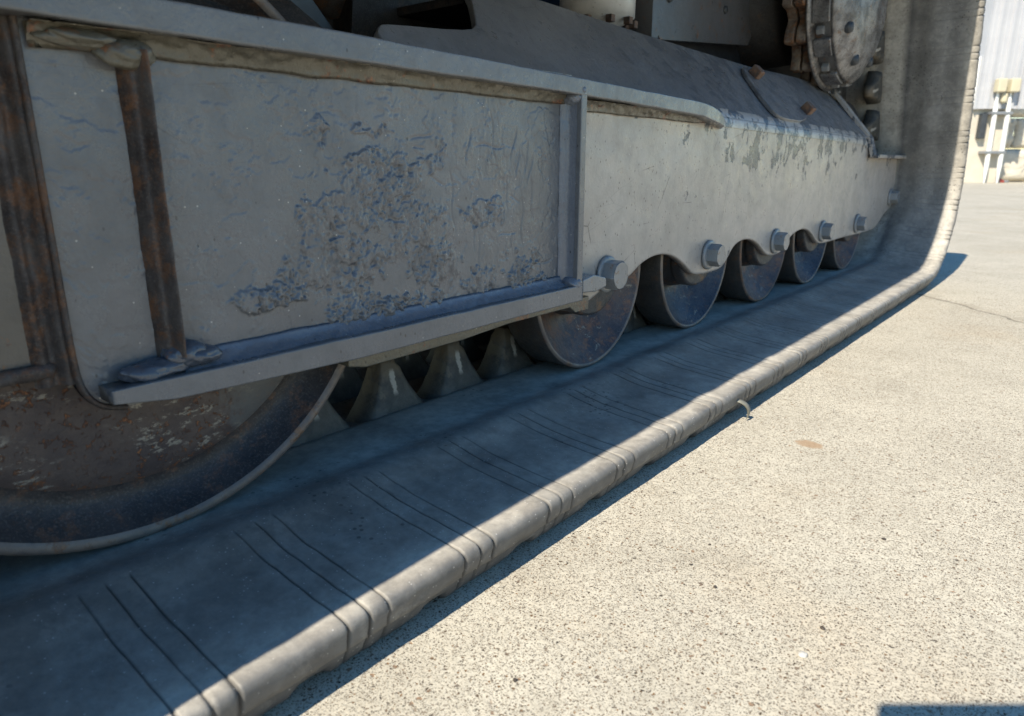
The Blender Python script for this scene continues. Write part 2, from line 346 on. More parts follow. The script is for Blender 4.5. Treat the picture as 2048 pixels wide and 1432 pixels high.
# ================================================================== the machine
ML = empty('tracked_loader', (-.9, .9, 0))
tag(ML, 'grey tracked loader seen close up at its rubber track, rusty wheels and chipped side frame', 'tracked loader')
def attach(o, p=ML):
    bpy.context.view_layer.update() if False else None
    o.parent = p; o.matrix_parent_inverse = Matrix.Translation(-Vector(p_loc[p.name])) if p.name in p_loc else Matrix.Identity(4); return o
p_loc = {ML.name: (-.9, .9, 0)}
def part(name, me, mat, parent=None, smooth=False, label=None):
    o = link(name, me, mat, None, smooth)
    if parent is None: attach(o)
    else: o.parent = parent
    if label: o['label'] = label
    return o
# ---- track path (Y, Z): closed loop of three arcs
CC = [((.085, .2167), .2167), ((1.70, .2167), .2167), ((1.57, .585), .235)]
def tangent(A, B):
    (a, ra), (b, rb) = A, B; a = np.array(a); b = np.array(b); d = b-a; L = np.linalg.norm(d); t = d/L
    r = np.array([t[1], -t[0]]); sp = (ra-rb)/L; n = r*math.sqrt(1-sp*sp)+t*sp
    return a+n*ra, b+n*rb, math.atan2(n[1], n[0])
T = [tangent(CC[i], CC[(i+1) % 3]) for i in range(3)]
segs = []; s0 = 0
for i in range(3):
    p, q, an = T[i]; L = np.linalg.norm(q-p); segs.append(('l', s0, L, p, q, an)); s0 += L
    c, r = CC[(i+1) % 3]; a1 = an; a2 = T[(i+1) % 3][2]
    while a2 < a1: a2 += 2*math.pi
    segs.append(('a', s0, (a2-a1)*r, np.array(c), r, a1)); s0 += (a2-a1)*r
LT = s0
def path(s):
    s = s % LT
    for g_ in segs:
        if s <= g_[1]+g_[2]+1e-9:
            d = s-g_[1]
            if g_[0] == 'l':
                t = (g_[4]-g_[3])/g_[2]; return g_[3]+t*d, np.array([-math.cos(g_[5]), -math.sin(g_[5])])
            a = g_[5]+d/g_[4]; return g_[3]+g_[4]*np.array([math.cos(a), math.sin(a)]), np.array([-math.cos(a), -math.sin(a)])
PIT = .0853; S0 = .278-.085
NP = int(round(LT/PIT))
# ---- cross-section (x, h)
prof = [(-.33, 0), (-.30, 0), (-.285, 0), (-.281, 0), (-.2755, .0008), (-.2712, .0030), (-.2680, .0070), (-.2658, .012), (-.2648, .0158), (-.2644, .0179), (-.2618, .0183), (-.2604, .0190), (-.2598, .022), (-.2591, .025), (-.2584, .0285), (-.2584, .0315), (-.2594, .0338), (-.2616, .0352), (-.2650, .0358), (-.272, .0359)]
prof += [(x, .0354+(.0405-.0354)*((-.272-x)/(.332-.272))) for x in np.linspace(-.276, -.332, 15)]
prof += [(-.337, .0411), (-.342, .0418), (-.347, .0427), (-.352, .0438), (-.357, .0449), (-.362, .0460), (-.367, .0469), (-.371, .0474), (-.375, .0476), (-.380, .0473), (-.386, .0463), (-.392, .0450), (-.398, .0440), (-.405, .0435), (-.415, .0434), (-.43, .0434), (-.445, .0434), (-.457, .0434), (-.461, .0432), (-.465, .0424), (-.470, .0400), (-.477, .0375), (-.49, .036), (-.52, .035), (-.55, .035), (-.58, .040), (-.60, .0434), (-.66, .044), (-.70, .038), (-.738, .034), (-.740, .02), (-.735, 0), (-.60, 0), (-.45, 0)]
prof = np.array(prof)
# ---- s sampling
fine = list(np.arange(-.40, 2.75, .0030))
for k in range(-6, 32):
    for j in (-1, 0, 1):
        c0 = S0+k*PIT+j*.0132
        if -.4 < c0 < 2.7: fine += [c0+t for t in (-.0016, -.0009, -.0004, 0, .0004, .0009, .0016)]
ss = np.unique(np.round(np.array(fine+list(np.arange(2.76, LT-.41, .012))), 5))
pp = [path(s) for s in ss]; PY = np.array([p[0] for p in pp]); PN = np.array([p[1] for p in pp])
Sg, Xg = np.meshgrid(ss, prof[:, 0], indexing='ij'); Hg = np.repeat(prof[None, :, 1], len(ss), 0).copy(); Xg = Xg.copy()
ui = np.arange(len(prof)); top = (ui >= 10) & (ui <= 41); side = (ui >= 10) & (ui <= 17); low = (ui <= 9)
ph = ((Sg-S0)/PIT) % 1.0; ph = np.where(ph > .5, ph-1, ph)*PIT
groove = np.zeros_like(Hg); xin = -.374
kk = np.round((Sg-S0)/PIT).astype(int)
for j in (-1, 0, 1):
    off = j*.0132 + (vnoise(kk*3.7+.5, np.full_like(Sg, j*5.3+.5), 3)-.5)*.0022
    wig = (vnoise(Xg*90, kk*1.7, 5)-.5)*.0011
    dd = np.abs(ph-off-wig); gm = np.clip(1.15-dd/(.0008+.0005*sm(Xg, -.272, -.264)+.0005*sm(Sg, .25, .6)), 0, 1)
    amp = vnoise(kk*2.3+j*11.5, Xg*25, 6)*.7+.5
    groove = np.maximum(groove, gm*np.clip(amp, 0, 1))
ptop = ((Xg < -.2602) | True) & top[None, :] & (Xg > xin)
ptopw = np.where(ptop, sm(Xg, xin, xin+.008), 0)
fade = sm(Sg, .45, .9)*0
Gt = groove*ptopw*(1-.72*sm(Sg, 1.55, 1.85)*sm(-Xg, .262, .272))
# lower-side grooves stand a little off the upper ones and are wider
Gl = np.zeros_like(Hg)
for j in (-1, 0, 1):
    dd = np.abs(ph-j*.0132-.0015); Gl = np.maximum(Gl, np.clip(1-dd/.0013, 0, 1))
Gl = Gl*low[None, :]*(Xg > -.28)
xs = side[None, :]*1.0
# outward normal of section approx
dpx = np.gradient(prof[:, 0]); dph = np.gradient(prof[:, 1]); nl_ = np.hypot(dpx, dph); nx = -(-dph)/nl_; nh = (-dpx)/nl_
nx = np.abs(nx); nh = np.where(ui <= 9, 0, np.abs(nh))
depth = Gt*(.0008+.0012*sm(Xg, -.275, -.262)) + Gl*.0022
# waviness of the lip and body between the lugs
wav = .00025*np.cos(2*math.pi*ph/PIT)*sm(Xg, -.31, -.265)*(ui >= 9)[None, :]
lump = (fbm(Sg*30, Xg*30, 3, 21)-.5)*.0007*(top[None, :])
lump2 = (fbm(Sg*160, Xg*160+Hg*160, 4, 31)-.5)*.0005*((ui >= 3) & (ui <= 20))[None, :]
sidew = (fbm(Sg*34, Hg*190, 6, 41, .72)-.5)*.0036*sm(Hg, .036, .028)*((ui >= 3) & (ui <= 17))[None, :]
Xg = Xg - depth*nx[None, :] + sidew + lump2
Hg = Hg - depth*nh[None, :] + wav + lump
# hollow between lugs on the ground side
pn = np.abs(((Sg-S0)/PIT-.62+.5) % 1.0-.5)*PIT
notch = (1-sm(pn, .006, .0135))
Hg = np.where(low[None, :] & (prof[:, 0] > -.34)[None, :], np.maximum(Hg, notch*.0105), Hg)
Xg = Xg-np.where(low[None, :] & (ui >= 3)[None, :], notch*.010*(1-sm(prof[None, :, 1], .002, .0100)), 0)
Hg = np.where((ui >= len(prof)-3)[None, :], np.maximum(Hg, notch*.011), Hg)
Xg = Xg+.028*sm(Sg, 1.72, 1.95)*(1-sm(Sg, 2.9, 3.2))*sm(-Xg, .30, .36)
P = np.zeros((*Sg.shape, 3)); P[..., 0] = Xg; P[..., 1] = PY[:, 0:1]+PN[:, 0:1]*Hg; P[..., 2] = np.maximum(PY[:, 1:2]+PN[:, 1:2]*Hg, .0005)
me = grid_mesh(P, closed_u=True, closed_v=True)
dust_tone = .40+.16*sm(Sg, .05, .5)+.30*sm(prof[:, 0], -.305, -.274)[None, :]*np.ones_like(Sg)  # dust, plus sunlight painted into the lip; pad paler along the run
dust_tone = np.where((ui <= 9)[None, :], .12, dust_tone); dust_tone = np.where((ui <= 20)[None, :], np.interp(ui, [9, 10, 14, 16, 18, 19, 20], [.03, .10, .13, .26, .75, 1, 1])[None, :], dust_tone)
dust_tone = dust_tone+.30*sm(np.abs(Xg+.43), .045, .025)*np.ones_like(Hg)  # warm bounce light on the roller band, put in as pale tone
dust_tone = dust_tone*(1-.45*sm(Sg, 1.66, 1.90)*np.ones_like(Hg)*sm(-Xg, .268, .30))+.85*sm(Sg, 1.7, 1.9)*sm(np.abs(Xg+.43), .04, .03)-.3*np.exp(-((Xg+.392)/.008)**2)*sm(Sg, 1.6, 1.8)  # upright run: darker inward of the lip and at the crease, paler roller band
dust_tone = np.clip(dust_tone*(.62+.76*fbm(Sg*22, Xg*30, 5, 55, .65)), 0, 1)
for nm, ar in (('dust_tone', dust_tone), ('groove', np.clip(Gt*1.2+Gl*1.2, 0, 1))):
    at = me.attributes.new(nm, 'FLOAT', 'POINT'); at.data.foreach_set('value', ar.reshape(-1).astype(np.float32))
TR = empty('rubber_track'); attach(TR); TR['label'] = 'dusty black rubber track wrapped round the wheels'
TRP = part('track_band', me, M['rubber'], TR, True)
# ---- drive lugs
def lug_mesh(x0=-.4655, x1=-.497, hb=.036, ht=.088, wb=.037, wt=.0105):
    n = 14; levels = np.linspace(0, 1, n); P = []
    for t in levels:
        wdt = wt+.006*(1-t)+(wb-wt-.006)*(1-t)**1.9
        xf = x0-.011*t; xb = x1+.005*t; h = hb+(ht-hb)*t
        if t > .9: wdt *= .8; xf -= .002; xb += .002
        ring = []
        for (u, v) in ((-1, 1), (-.8, 1.12), (0, 1.18), (.8, 1.12), (1, 1), (1, -1), (0, -1.1), (-1, -1)):
            ring.append(((xf+xb)/2+(xf-xb)/2*v, wdt*u, h))
        P.append(ring)
    P = np.array(P); P[..., 0] += (fbm(P[..., 1]*150, P[..., 2]*150, 3, 3)-.5)*.002
    me = grid_mesh(P, closed_v=True)
    bm = bmesh.new(); bm.from_mesh(me); bm.verts.ensure_lookup_table(); bm.faces.new([bm.verts[(n-1)*8+i] for i in range(8)])
    bmesh.ops.recalc_face_normals(bm, faces=bm.faces); bm.to_mesh(me); bm.free(); return me
LM = lug_mesh(); LM2 = lug_mesh(-.545, -.577); LM.materials.append(M['lug']); LM2.materials.append(M['lug'])
def frame_at(s):
    p, n = path(s); t = Vector((0, n[1], -n[0])); nn = Vector((0, n[0], n[1]))
    m = Matrix(((1, 0, 0, 0), (0, t.y, nn.y, p[0]), (0, t.z, nn.z, p[1]), (0, 0, 0, 1))); return m
for k in range(-5, 33):
    for q, me_ in enumerate((LM, LM2)):
        o = link('drive_lug', me_, None, None, True); o.parent = TR; sk = S0+(k+.35)*PIT; o.matrix_local = Matrix.Translation((.028*float(sm(np.array(sk), 1.72, 1.95)*(1-sm(np.array(sk), 2.9, 3.2))), 0, 0)) @ frame_at(sk)
# torn strip of rubber hanging off the side
cv = smooth_poly([(-.262, .672, .0245), (-.254, .674, .0235), (-.2495, .680, .017), (-.2495, .684, .009), (-.2515, .685, .003)], 2)
V = []; F = []
for i, p in enumerate(cv):
    wd = .0034*(1-.3*i/len(cv))
    for (a, b) in ((-1, 0), (1, 0), (1, 1), (-1, 1)): V.append((p[0]-b*.0011, p[1]+a*wd+a*0, p[2]-b*.0004+a*.0006))
    if i:
        for j in range(4): F.append((4*(i-1)+j, 4*(i-1)+(j+1) % 4, 4*i+(j+1) % 4, 4*i+j))
F.append((3, 2, 1, 0)); e = 4*(len(cv)-1); F.append((e, e+1, e+2, e+3))
sm_ = simple('grey_rubber_strip', (.17, .165, .13), (.22, .21, .17), 200, .6, .0004)
part('torn_rubber_strip', mesh(V, F), sm_, TR, True, 'thin pale strip of torn rubber curling off the track edge')
# diamond mark moulded in the vertical run (raised outline)
def on_track(x, s, h=.0375):
    p, n = path(s); return Vector((x, p[0]+n[0]*h, p[1]+n[1]*h))
sD = 2.155
for sc_ in (1.0, .45):
    dm = [on_track(-.328+.012*sc_*a, sD+.024*sc_*b, .0405) for a, b in ((0, 1), (1, 0), (0, -1), (-1, 0), (0, 1))]
    part('diamond_mark', tube(lerp_path(dm, .003), .0009, 6), M['rubber'], TR, True)
# ================================================================== side frame
FR = empty('track_frame'); attach(FR); FR['label'] = 'grey painted steel side frame with chipped paint and welded flanges'
PX = -.395
# near plate with crusty scabs: height field
Yv = np.arange(.119, .5565, .00072); Zv = np.arange(.130, .3385, .00072)
Yg, Zg = np.meshgrid(Yv, Zv, indexing='ij')
blobs = [(0.2796,0.2825,0.0077,0.0085),(0.3115,0.2837,0.0262,0.0048),(0.3012,0.2577,0.0258,0.0113),(0.3312,0.2525,0.0487,0.0153),(0.3803,0.2629,0.0133,0.0144),(0.2748,0.2278,0.0241,0.0222),(0.3162,0.2290,0.0275,0.0170),(0.3579,0.2197,0.0368,0.0128),(0.4359,0.2212,0.0255,0.0101),(0.3050,0.1952,0.0565,0.0207),(0.3718,0.1845,0.0450,0.0230),(0.2722,0.1985,0.0201,0.0196),(0.2194,0.1777,0.0101,0.0077),(0.2401,0.1763,0.0127,0.0070),(0.2941,0.1648,0.0220,0.0105),(0.3346,0.1548,0.0410,0.0131),(0.3760,0.1564,0.0167,0.0099),(0.4226,0.1665,0.0319,0.0125),(0.4819,0.1682,0.0218,0.0201),(0.5040,0.1494,0.0193,0.0094)]
fld = np.zeros_like(Yg)
wy = Yg+(fbm(Yg*60, Zg*60, 4, 61)-.5)*.028; wz = Zg+(fbm(Yg*60, Zg*60, 4, 71)-.5)*.020
for (y, z, a, b) in blobs: fld = np.maximum(fld, 1-np.sqrt(((wy-y)/(a*1.25))**2+((wz-z)/(b*1.25))**2))
rg = fbm(Yg*170, Zg*130, 5, 81, .65)
rg2 = fbm(Yg*420, Zg*300, 4, 85, .7); msk = sm(fld*.8+(rg-.5)*1.0+(fbm(Yg*55, Zg*38, 3, 87)-.5)*.9, .16, .30)*sm(fld, -.06, .12)*(1-sm(Zg, .288, .300))
n1 = fbm(Yg*120, Zg*62, 5, 91, .62); n2 = fbm(Yg*230, Zg*105, 5, 95, .65)
steps = .0008*sm(n1, .44, .475)+.0008*sm(n1, .55, .575)+.0006*sm(n2, .48, .51)+.0005*sm(n2, .60, .63)
crust = msk*(.0002+steps+.0011*(rg2-.5))
thick = np.exp(-(((Yg-.235)/.022)**2+((Zg-.175)/.012)**2))+np.exp(-(((Yg-.325)/.05)**2+((Zg-.157)/.012)**2))+.8*np.exp(-(((Yg-.49)/.03)**2+((Zg-.163)/.014)**2))
crust = crust*(.62+1.3*thick)
pit = -.0012*msk*sm(fbm(Yg*120, Zg*90, 3, 101), .58, .66)
base_ = (fbm(Yg*14, Zg*14, 4, 111)-.5)*.0014+(fbm(Yg*90, Zg*70, 3, 121)-.5)*.00030
wr = .0010*sm(Zg, .285, .30)*0
scr = np.zeros_like(Yg)
for i in range(26):
    y0 = rng.uniform(.36, .54); z0 = rng.uniform(.17, .29); an = rng.uniform(-.3, .3)+(math.pi/2 if i % 3 else 0); ln = rng.uniform(.006, .03)
    u = (Yg-y0)*math.cos(an)+(Zg-z0)*math.sin(an); v = -(Yg-y0)*math.sin(an)+(Zg-z0)*math.cos(an)+.0015*np.sin(u*180)
    scr = np.maximum(scr, np.exp(-(v/.0008)**2)*sm(ln-np.abs(u), 0, ln*.5))
lay = sm(fbm(Yg*26, Zg*34, 5, 171, .62), .50, .508)*.00028+sm(fbm(Yg*34, Zg*22, 5, 181, .6), .56, .566)*.00022
H = crust+pit+base_-scr*.0007+lay
zlow = .1315+.018*np.clip((.137-Yg)/.018, 0, 1)**2.2
P = np.stack([PX+H, Yg, zlow+(Zg-.130)*(.3385-zlow)/(.3385-.130)], -1)
me = grid_mesh(P); at = me.attributes.new('crust', 'FLOAT', 'POINT'); at.data.foreach_set('value', np.clip(msk*(1-sm(steps, .0004, .0016))*(.45+.8*rg2), 0, 1).reshape(-1).astype(np.float32))
def crust_mat():
    m = paint('crusty_paint', (.145, .150, .158), dirt=.9, orange=1.4, rough=.28)
    t = m.node_tree; b = [x for x in t.nodes if x.type == 'BSDF_PRINCIPLED'][0]; src = b.inputs['Base Color'].links[0].from_socket
    a = t.nodes.new('ShaderNodeAttribute'); a.attribute_name = 'crust'
    nz = t.nodes.new('ShaderNodeTexNoise'); nz.inputs['Scale'].default_value = 230; nz.inputs['Detail'].default_value = 6
    tc = t.nodes.new('ShaderNodeTexCoord'); t.links.new(tc.outputs['Object'], nz.inputs['Vector'])
    r = t.nodes.new('ShaderNodeValToRGB'); r.color_ramp.elements[0].position = .35; r.color_ramp.elements[0].color = (.045, .050, .062, 1)
    r.color_ramp.elements[1].position = .62; r.color_ramp.elements[1].color = (.15, .15, .155, 1); t.links.new(nz.outputs[0], r.inputs[0])
    mx = t.nodes.new('ShaderNodeMix'); mx.data_type = 'RGBA'; t.links.new(a.outputs['Fac'], mx.inputs[0]); t.links.new(src, mx.inputs[6]); t.links.new(r.outputs[0], mx.inputs[7])
    t.links.new(mx.outputs[2], b.inputs['Base Color']); return m
M['crusty'] = crust_mat()
part('side_plate', me, M['crusty'], FR, True, 'scabby grey painted side plate between the flanges')
o = part('plate_backing', prism([(.119, .151), (.1215, .1425), (.1285, .1345), (.138, .1320), (.5565, .1320), (.5565, .338), (.119, .338)], 0, PX-.0065, PX-.0012), M['paint'], FR); bev(o, .0008)
# far plate with scalloped lower edge
sc_pts = [(.5565, .124), (.583, .1208), (.605, .1255), (.622, .1335), (.650, .1345), (.675, .1395), (.695, .1500), (.720, .1565), (.745, .1573), (.768, .1545), (.790, .1475), (.812, .1365), (.832, .1240), (.848, .1205), (.872, .1195), (.905, .1200), (.925, .1225), (.940, .1340), (.957, .1480), (.985, .1545), (1.012, .1540), (1.040, .1480), (1.065, .1370), (1.086, .1245), (1.105, .1205), (1.130, .1200), (1.152, .1225), (1.172, .1340), (1.195, .1460), (1.235, .1530), (1.268, .1510), (1.30, .1420), (1.325, .1270), (1.348, .1185), (1.40, .1175), (1.50, .1185), (1.62, .1175), (1.72, .1180), (1.765, .1270), (1.79, .1400), (1.83, .1540), (1.885, .1620), (1.892, .1750)]
sc_s = [tuple(p) for p in smooth_poly(sc_pts, 2)]
upper = [(1.889, .2705), (1.63, .2745), (1.60, .2960), (1.58, .3075), (1.50, .3095), (1.2, .3135), (.9, .318), (.72, .3195), (.5565, .3200)]
YG = np.unique(np.concatenate([np.linspace(.5565, 1.892, 300)]))
def top_z(y): return np.interp(y, [.5565, .72, .9, 1.2, 1.5, 1.58, 1.60, 1.63, 1.892], [.3200, .3195, .318, .3135, .3095, .3075, .2960, .2745, .2705])
sy = np.array([p[0] for p in sc_s]); sz = np.array([p[1] for p in sc_s])
NZ = 60; tt = np.linspace(0, 1, NZ); zb = np.interp(YG, sy, sz); zt = top_z(YG)
Zg2 = zb[:, None]+(zt-zb)[:, None]*tt[None, :]; Yg2 = np.repeat(YG[:, None], NZ, 1)
hf = ((fbm(Yg2*10, Zg2*14, 4, 131)-.5)*.0022+(fbm(Yg2*70, Zg2*70, 3, 141)-.5)*.0005)*(1-sm(Zg2, zt[:, None]-.03, zt[:, None]-.012))
edge = np.zeros_like(hf); 
Pf = np.stack([PX+hf, Yg2, Zg2], -1); Pb = Pf.copy(); Pb[..., 0] = PX-.010
# thick plate: front grid, rounded edge, back grid
ring = np.concatenate([Pf[:, :1]*1, Pf, Pf[:, -1:]*1], 1)
rows = [Pb[:, 0], Pf[:, 0]+np.array([-.0012, 0, 0])] + [Pf[:, j]+(np.array([0, 0, .0008]) if j == 0 else 0) for j in range(NZ)] + [Pb[:, -1]]
me = grid_mesh(np.stack(rows, 1), closed_v=True)
bm = bmesh.new(); bm.from_mesh(me); bmesh.ops.holes_fill(bm, edges=[e for e in bm.edges if e.is_boundary], sides=0); bmesh.ops.recalc_face_normals(bm, faces=bm.faces); bm.to_mesh(me); bm.free()
part('scalloped_plate', me, M['paint_far'], FR, True, 'long side plate with chipped pale grey paint and a scalloped lower edge')
Yb_ = np.linspace(.60, 1.596, 120); rows = []
for t in np.linspace(0, 1, 9):
    zt2 = top_z(Yb_); x0, z0 = -.3950, zt2-.012; x1, z1 = -.395, zt2+.0015; x2, z2 = -.395-.0085, zt2+.0105
    rows.append(np.stack([0*Yb_+(1-t)**2*x0+2*t*(1-t)*x1+t*t*x2+.0009+.0004, Yb_, (1-t)**2*z0+2*t*(1-t)*z1+t*t*z2+.0004*t], -1))
part('bend', grid_mesh(np.stack(rows, 1)), M['paint_far'], FR, True)
# top flange
Yt = np.concatenate([np.linspace(.085, .80, 160), np.linspace(.804, .880, 30)])
zt_ = np.interp(Yt, [.085, .29, .43, .55, .78, .82, .845, .868, .880], [.3400, .3382, .3358, .3334, .3290, .3262, .3215, .3140, .3080])
zb_ = np.interp(Yt, [.085, .22, .5, .55, .63, .79, .863, .880], [.3245, .3228, .3204, .3192, .3178, .3135, .3055, .3030])
xf_ = np.interp(Yt, [.085, .80, .84, .868, .880], [-.377, -.377, -.3785, -.383, -.3925])
jit = (fbm(Yt*50, Yt*0, 4, 151)-.5)*.0010
rows = []
for (u, v) in ((1, 0), (.10, 0), (.045, 0), (.012, .02), (0, .06), (0, .10), (0, .35), (0, .65), (0, .90), (0, .94), (.012, .98), (.045, 1), (.10, 1), (1, 1)):
    X = xf_*(1-u)+(-.402)*u+jit*(1-u); Z = zb_*(1-v)+zt_*v+jit*.7; rows.append(np.stack([X, Yt, Z], -1))
me = grid_mesh(np.stack(rows, 1), closed_v=True); part('top_flange', me, M['paint'], FR, True, 'welded top flange ending in a rounded taper')
# bottom flange
Yb = np.linspace(.128, .5560, 140); jit = (fbm(Yb*45, Yb*0, 4, 161)-.5)*.0009
zt_ = .1470+0*Yb+jit; zb_ = np.interp(Yb, [.128, .16, .28, .556], [.1395, .1345, .1308, .1318])+jit*.5
rows = []
for (u, v) in ((1, 0), (.12, 0), (.05, 0), (.012, .02), (0, .06), (0, .10), (0, .35), (0, .65), (0, .90), (0, .94), (.012, .98), (.05, 1), (.12, 1), (1, 1)):
    rows.append(np.stack([-.3765*(1-u)+(-.3935)*u+0*Yb, Yb, zb_*(1-v)+zt_*v], -1))
me = grid_mesh(np.stack(rows, 1), closed_v=True)
bm = bmesh.new(); bm.from_mesh(me); bmesh.ops.holes_fill(bm, edges=[e for e in bm.edges if e.is_boundary], sides=0); bmesh.ops.recalc_face_normals(bm, faces=bm.faces); bm.to_mesh(me); bm.free()
part('bottom_flange', me, M['paint'], FR, True)
# bent-up left end of the flange
pa = smooth_poly([(.1185, .330), (.1185, .20), (.1185, .156), (.1215, .1435), (.128, .1355), (.140, .1325)], 2)
V = []; F = []
for i, p in enumerate(pa):
    t = (pa[min(i+1, len(pa)-1)]-pa[max(i-1, 0)]); t /= np.linalg.norm(t); n2 = np.array([t[1], -t[0]])
    for (x, d) in ((-.3935, -.0008), (-.3915, -.0008), (-.3905, .0006), (-.3915, .0022), (-.4, .0022)): V.append((x, p[0]+n2[0]*d, p[1]+n2[1]*d))
    if i:
        for j in range(5): F.append((5*(i-1)+j, 5*(i-1)+(j+1) % 5, 5*i+(j+1) % 5, 5*i+j))
o = part('end_rib', mesh(V, F), M['rust_rib'], FR, True)
# lower skid strip under the flange
o = part('skid_strip', prism([(.285, .1225), (.300, .1190), (.40, .1200), (.46, .1235), (.552, .1235), (.562, .1170), (.585, .1165), (.585, .1310), (.285, .1310)], 0, -.408, -.3885), M['weld_dirty'], FR); bev(o, .0012)
# stiffener and ribs
o = part('stiffener', boxm(-.3945, -.3770, .5465, .5555, .1450, .3215), M['paint'], FR); bev(o, .0010, 3)
def fillet(pts, r, mat, name='weld_bead', noise=.35, seed=1, step=.003, label=None):
    return part(name, tube(lerp_path(pts, step), r, 12, noise, seed), mat, FR, True, label)
def wedge(y0, y1, zf, zr, xf, xr, mat, seed, name='weld_bead', n=220, amp=.0012):
    """concave fillet along Y from the flange front edge up to the plate"""
    Y = np.linspace(y0, y1, n); rows = []
    for t in np.linspace(0, 1, 9):
        u = 1-(1-t)**1.7; v = t**1.7
        X = xf+(xr-xf)*u; Z = zf+(zr-zf)*v+.00045*np.sin(Y*1150+3*t+4*vnoise(Y*60, Y*0, 3))*math.sin(math.pi*t)
        bmp = (fbm(Y*130, Y*0+t*3, 4, seed)-.5)*amp*math.sin(math.pi*t)*1.6 + (fbm(Y*40, Y*0+t*2, 3, seed+5)-.5)*amp*.9
        rows.append(np.stack([X+bmp, Y, Z+bmp*np.sign(zr-zf)], -1))
    rows.append(np.stack([0*Y+xr-.002, Y, 0*Y+zf], -1))
    return part(name, grid_mesh(np.stack(rows, 1), closed_v=True), mat, FR, True)
wedge(.170, .548, .1462, .1560, -.3785, -.3935, M['weld_sky_tint'], 201)
wedge(.122, .548, .3228, .3120, -.3830, -.3925, M['weld_dirty'], 211, amp=.0030)
wedge(.556, .872, .3165, .3070, -.3855, -.3925, M['weld_dirty'], 221, amp=.0030)
# vertical rib at Y=.166 with rust, a rounded U-shaped bead
Zr = np.linspace(.156, .3150, 110); rows = []
for a in np.linspace(-1, 1, 21):
    wd = .0062+(fbm(Zr*60, Zr*0, 3, 231)-.5)*.0012
    X = -.3955+(.0170*((a+1)/1.55)**.75-.0022*math.exp(-((a+.1)/.22)**2) if a < .55 else .0170*((1-a)/.45)**.35)+(fbm(Zr*120, Zr*0+a*2, 4, 241)-.5)*.0016
    rows.append(np.stack([X, .1662+a*wd, Zr], -1))
part('vertical_rib', grid_mesh(np.stack(rows, 1)), M['rust_rib'], FR, True, 'rust streaked vertical rib near the left end')
# heavy weld blobs
def blob(c, r, mat, seed, name='weld_blob', amp=.25):
    bm = bmesh.new(); bmesh.ops.create_icosphere(bm, subdivisions=4, radius=1)
    for v in bm.verts:
        d = v.co.normalized(); nz = float(fbm(np.array(d.x*2+d.z*1.3+seed), np.array(d.y*2+d.z+seed*2.), 4, seed))-.5
        v.co = Vector((d.x*r[0], d.y*r[1], d.z*r[2]))*(1+amp*nz*2)
    me = bpy.data.meshes.new('m'); bm.to_mesh(me); bm.free(); o = part(name, me, mat, FR, True)
    o.location = c; return o
blob((-.3885, .156, .1505), (.0085, .019, .0060), M['weld_dark'], 5, amp=.28)
blob((-.389, .172, .1560), (.0090, .012, .0070), M['weld_dark'], 35, amp=.3)
blob((-.388, .181, .1535), (.0080, .012, .0055), M['weld_dark'], 6)
blob((-.389, .163, .3125), (.0085, .014, .0075), M['weld_dirty'], 8, amp=.2)
blob((-.3905, .145, .3175), (.0070, .020, .0045), M['weld_dirty'], 7, amp=.22)
blob((-.388, .5465, .3175), (.0095, .0070, .0065), M['weld_sky_tint'], 9)
blob((-.381, .5500, .3245), (.0060, .0045, .0040), M['weld_sky_tint'], 10)
blob((-.3855, .5480, .1490), (.0100, .0085, .0060), M['weld_sky_tint'], 11)
Zs = np.linspace(.152, .316, 90); rows = []
for t in np.linspace(0, 1, 8):
    rows.append(np.stack([-.3945+.013*t**1.8+(fbm(Zs*120, Zs*0+t, 3, 251)-.5)*.0012, .5462-.0085*(1-t)**1.8+0*Zs, Zs], -1))
part('weld_bead', grid_mesh(np.stack(rows, 1)), M['weld_sky_tint'], FR, True)
# weld tab right of the stiffener, at the first roller bolt
o = part('stop_block', prism([(.5562, .1390), (.5562, .1520), (.575, .1550), (.5960, .1500), (.5985, .1470), (.5985, .1400), (.580, .1370)], 0, -.3945, -.3765), M['paint_bolt'], FR); bev(o, .0018, 3)
# sloping top plate (45 degrees), with its cut-out
def slope_pt(y, z, off=0):
    zb0 = .3270-.0105*y; return (-.395-(z-zb0)+off*.7071, y, z+off*.7071)
def slope_plate(name, yz, mat, t=.008, off=0, parent=FR):
    F_ = [slope_pt(y, z, off) for y, z in yz]; B_ = [slope_pt(y, z, off-t) for y, z in yz]; n = len(yz)
    bm = bmesh.new(); a = [bm.verts.new(p) for p in F_]; b = [bm.verts.new(p) for p in B_]; bm.faces.new(a); bm.faces.new(b[::-1])
    for i in range(n): bm.faces.new([a[i], b[i], b[(i+1) % n], a[(i+1) % n]])
    bmesh.ops.triangulate(bm, faces=[f for f in bm.faces if len(f.verts) > 4]); bmesh.ops.recalc_face_normals(bm, faces=bm.faces)
    me = bpy.data.meshes.new('m'); bm.to_mesh(me); bm.free(); return part(name, me, mat, parent)
cut = [tuple(p) for p in smooth_poly([(.352, .322), (.352, .348), (.360, .358), (.375, .3610), (.455, .3680), (.485, .3740), (.500, .390), (.516, .410), (.520, .432)], 1)]
o = slope_plate('sloping_plate', [(.352, .3245)]+cut[1:]+[(.56, .4315), (.679, .4286), (.86, .4225), (1.2, .4165), (1.44, .4215), (1.53, .4200), (1.617, .4125), (1.598, .3115), (1.2, .3146), (.9, .3178), (.6, .3210)], M['paint_slope']); bev(o, .0015)
o = slope_plate('sloping_plate', [(.10, .3262), (.10, .42), (.23, .42), (.268, .40), (.306, .345), (.312, .3250)], M['dark_steel']); bev(o, .0015)
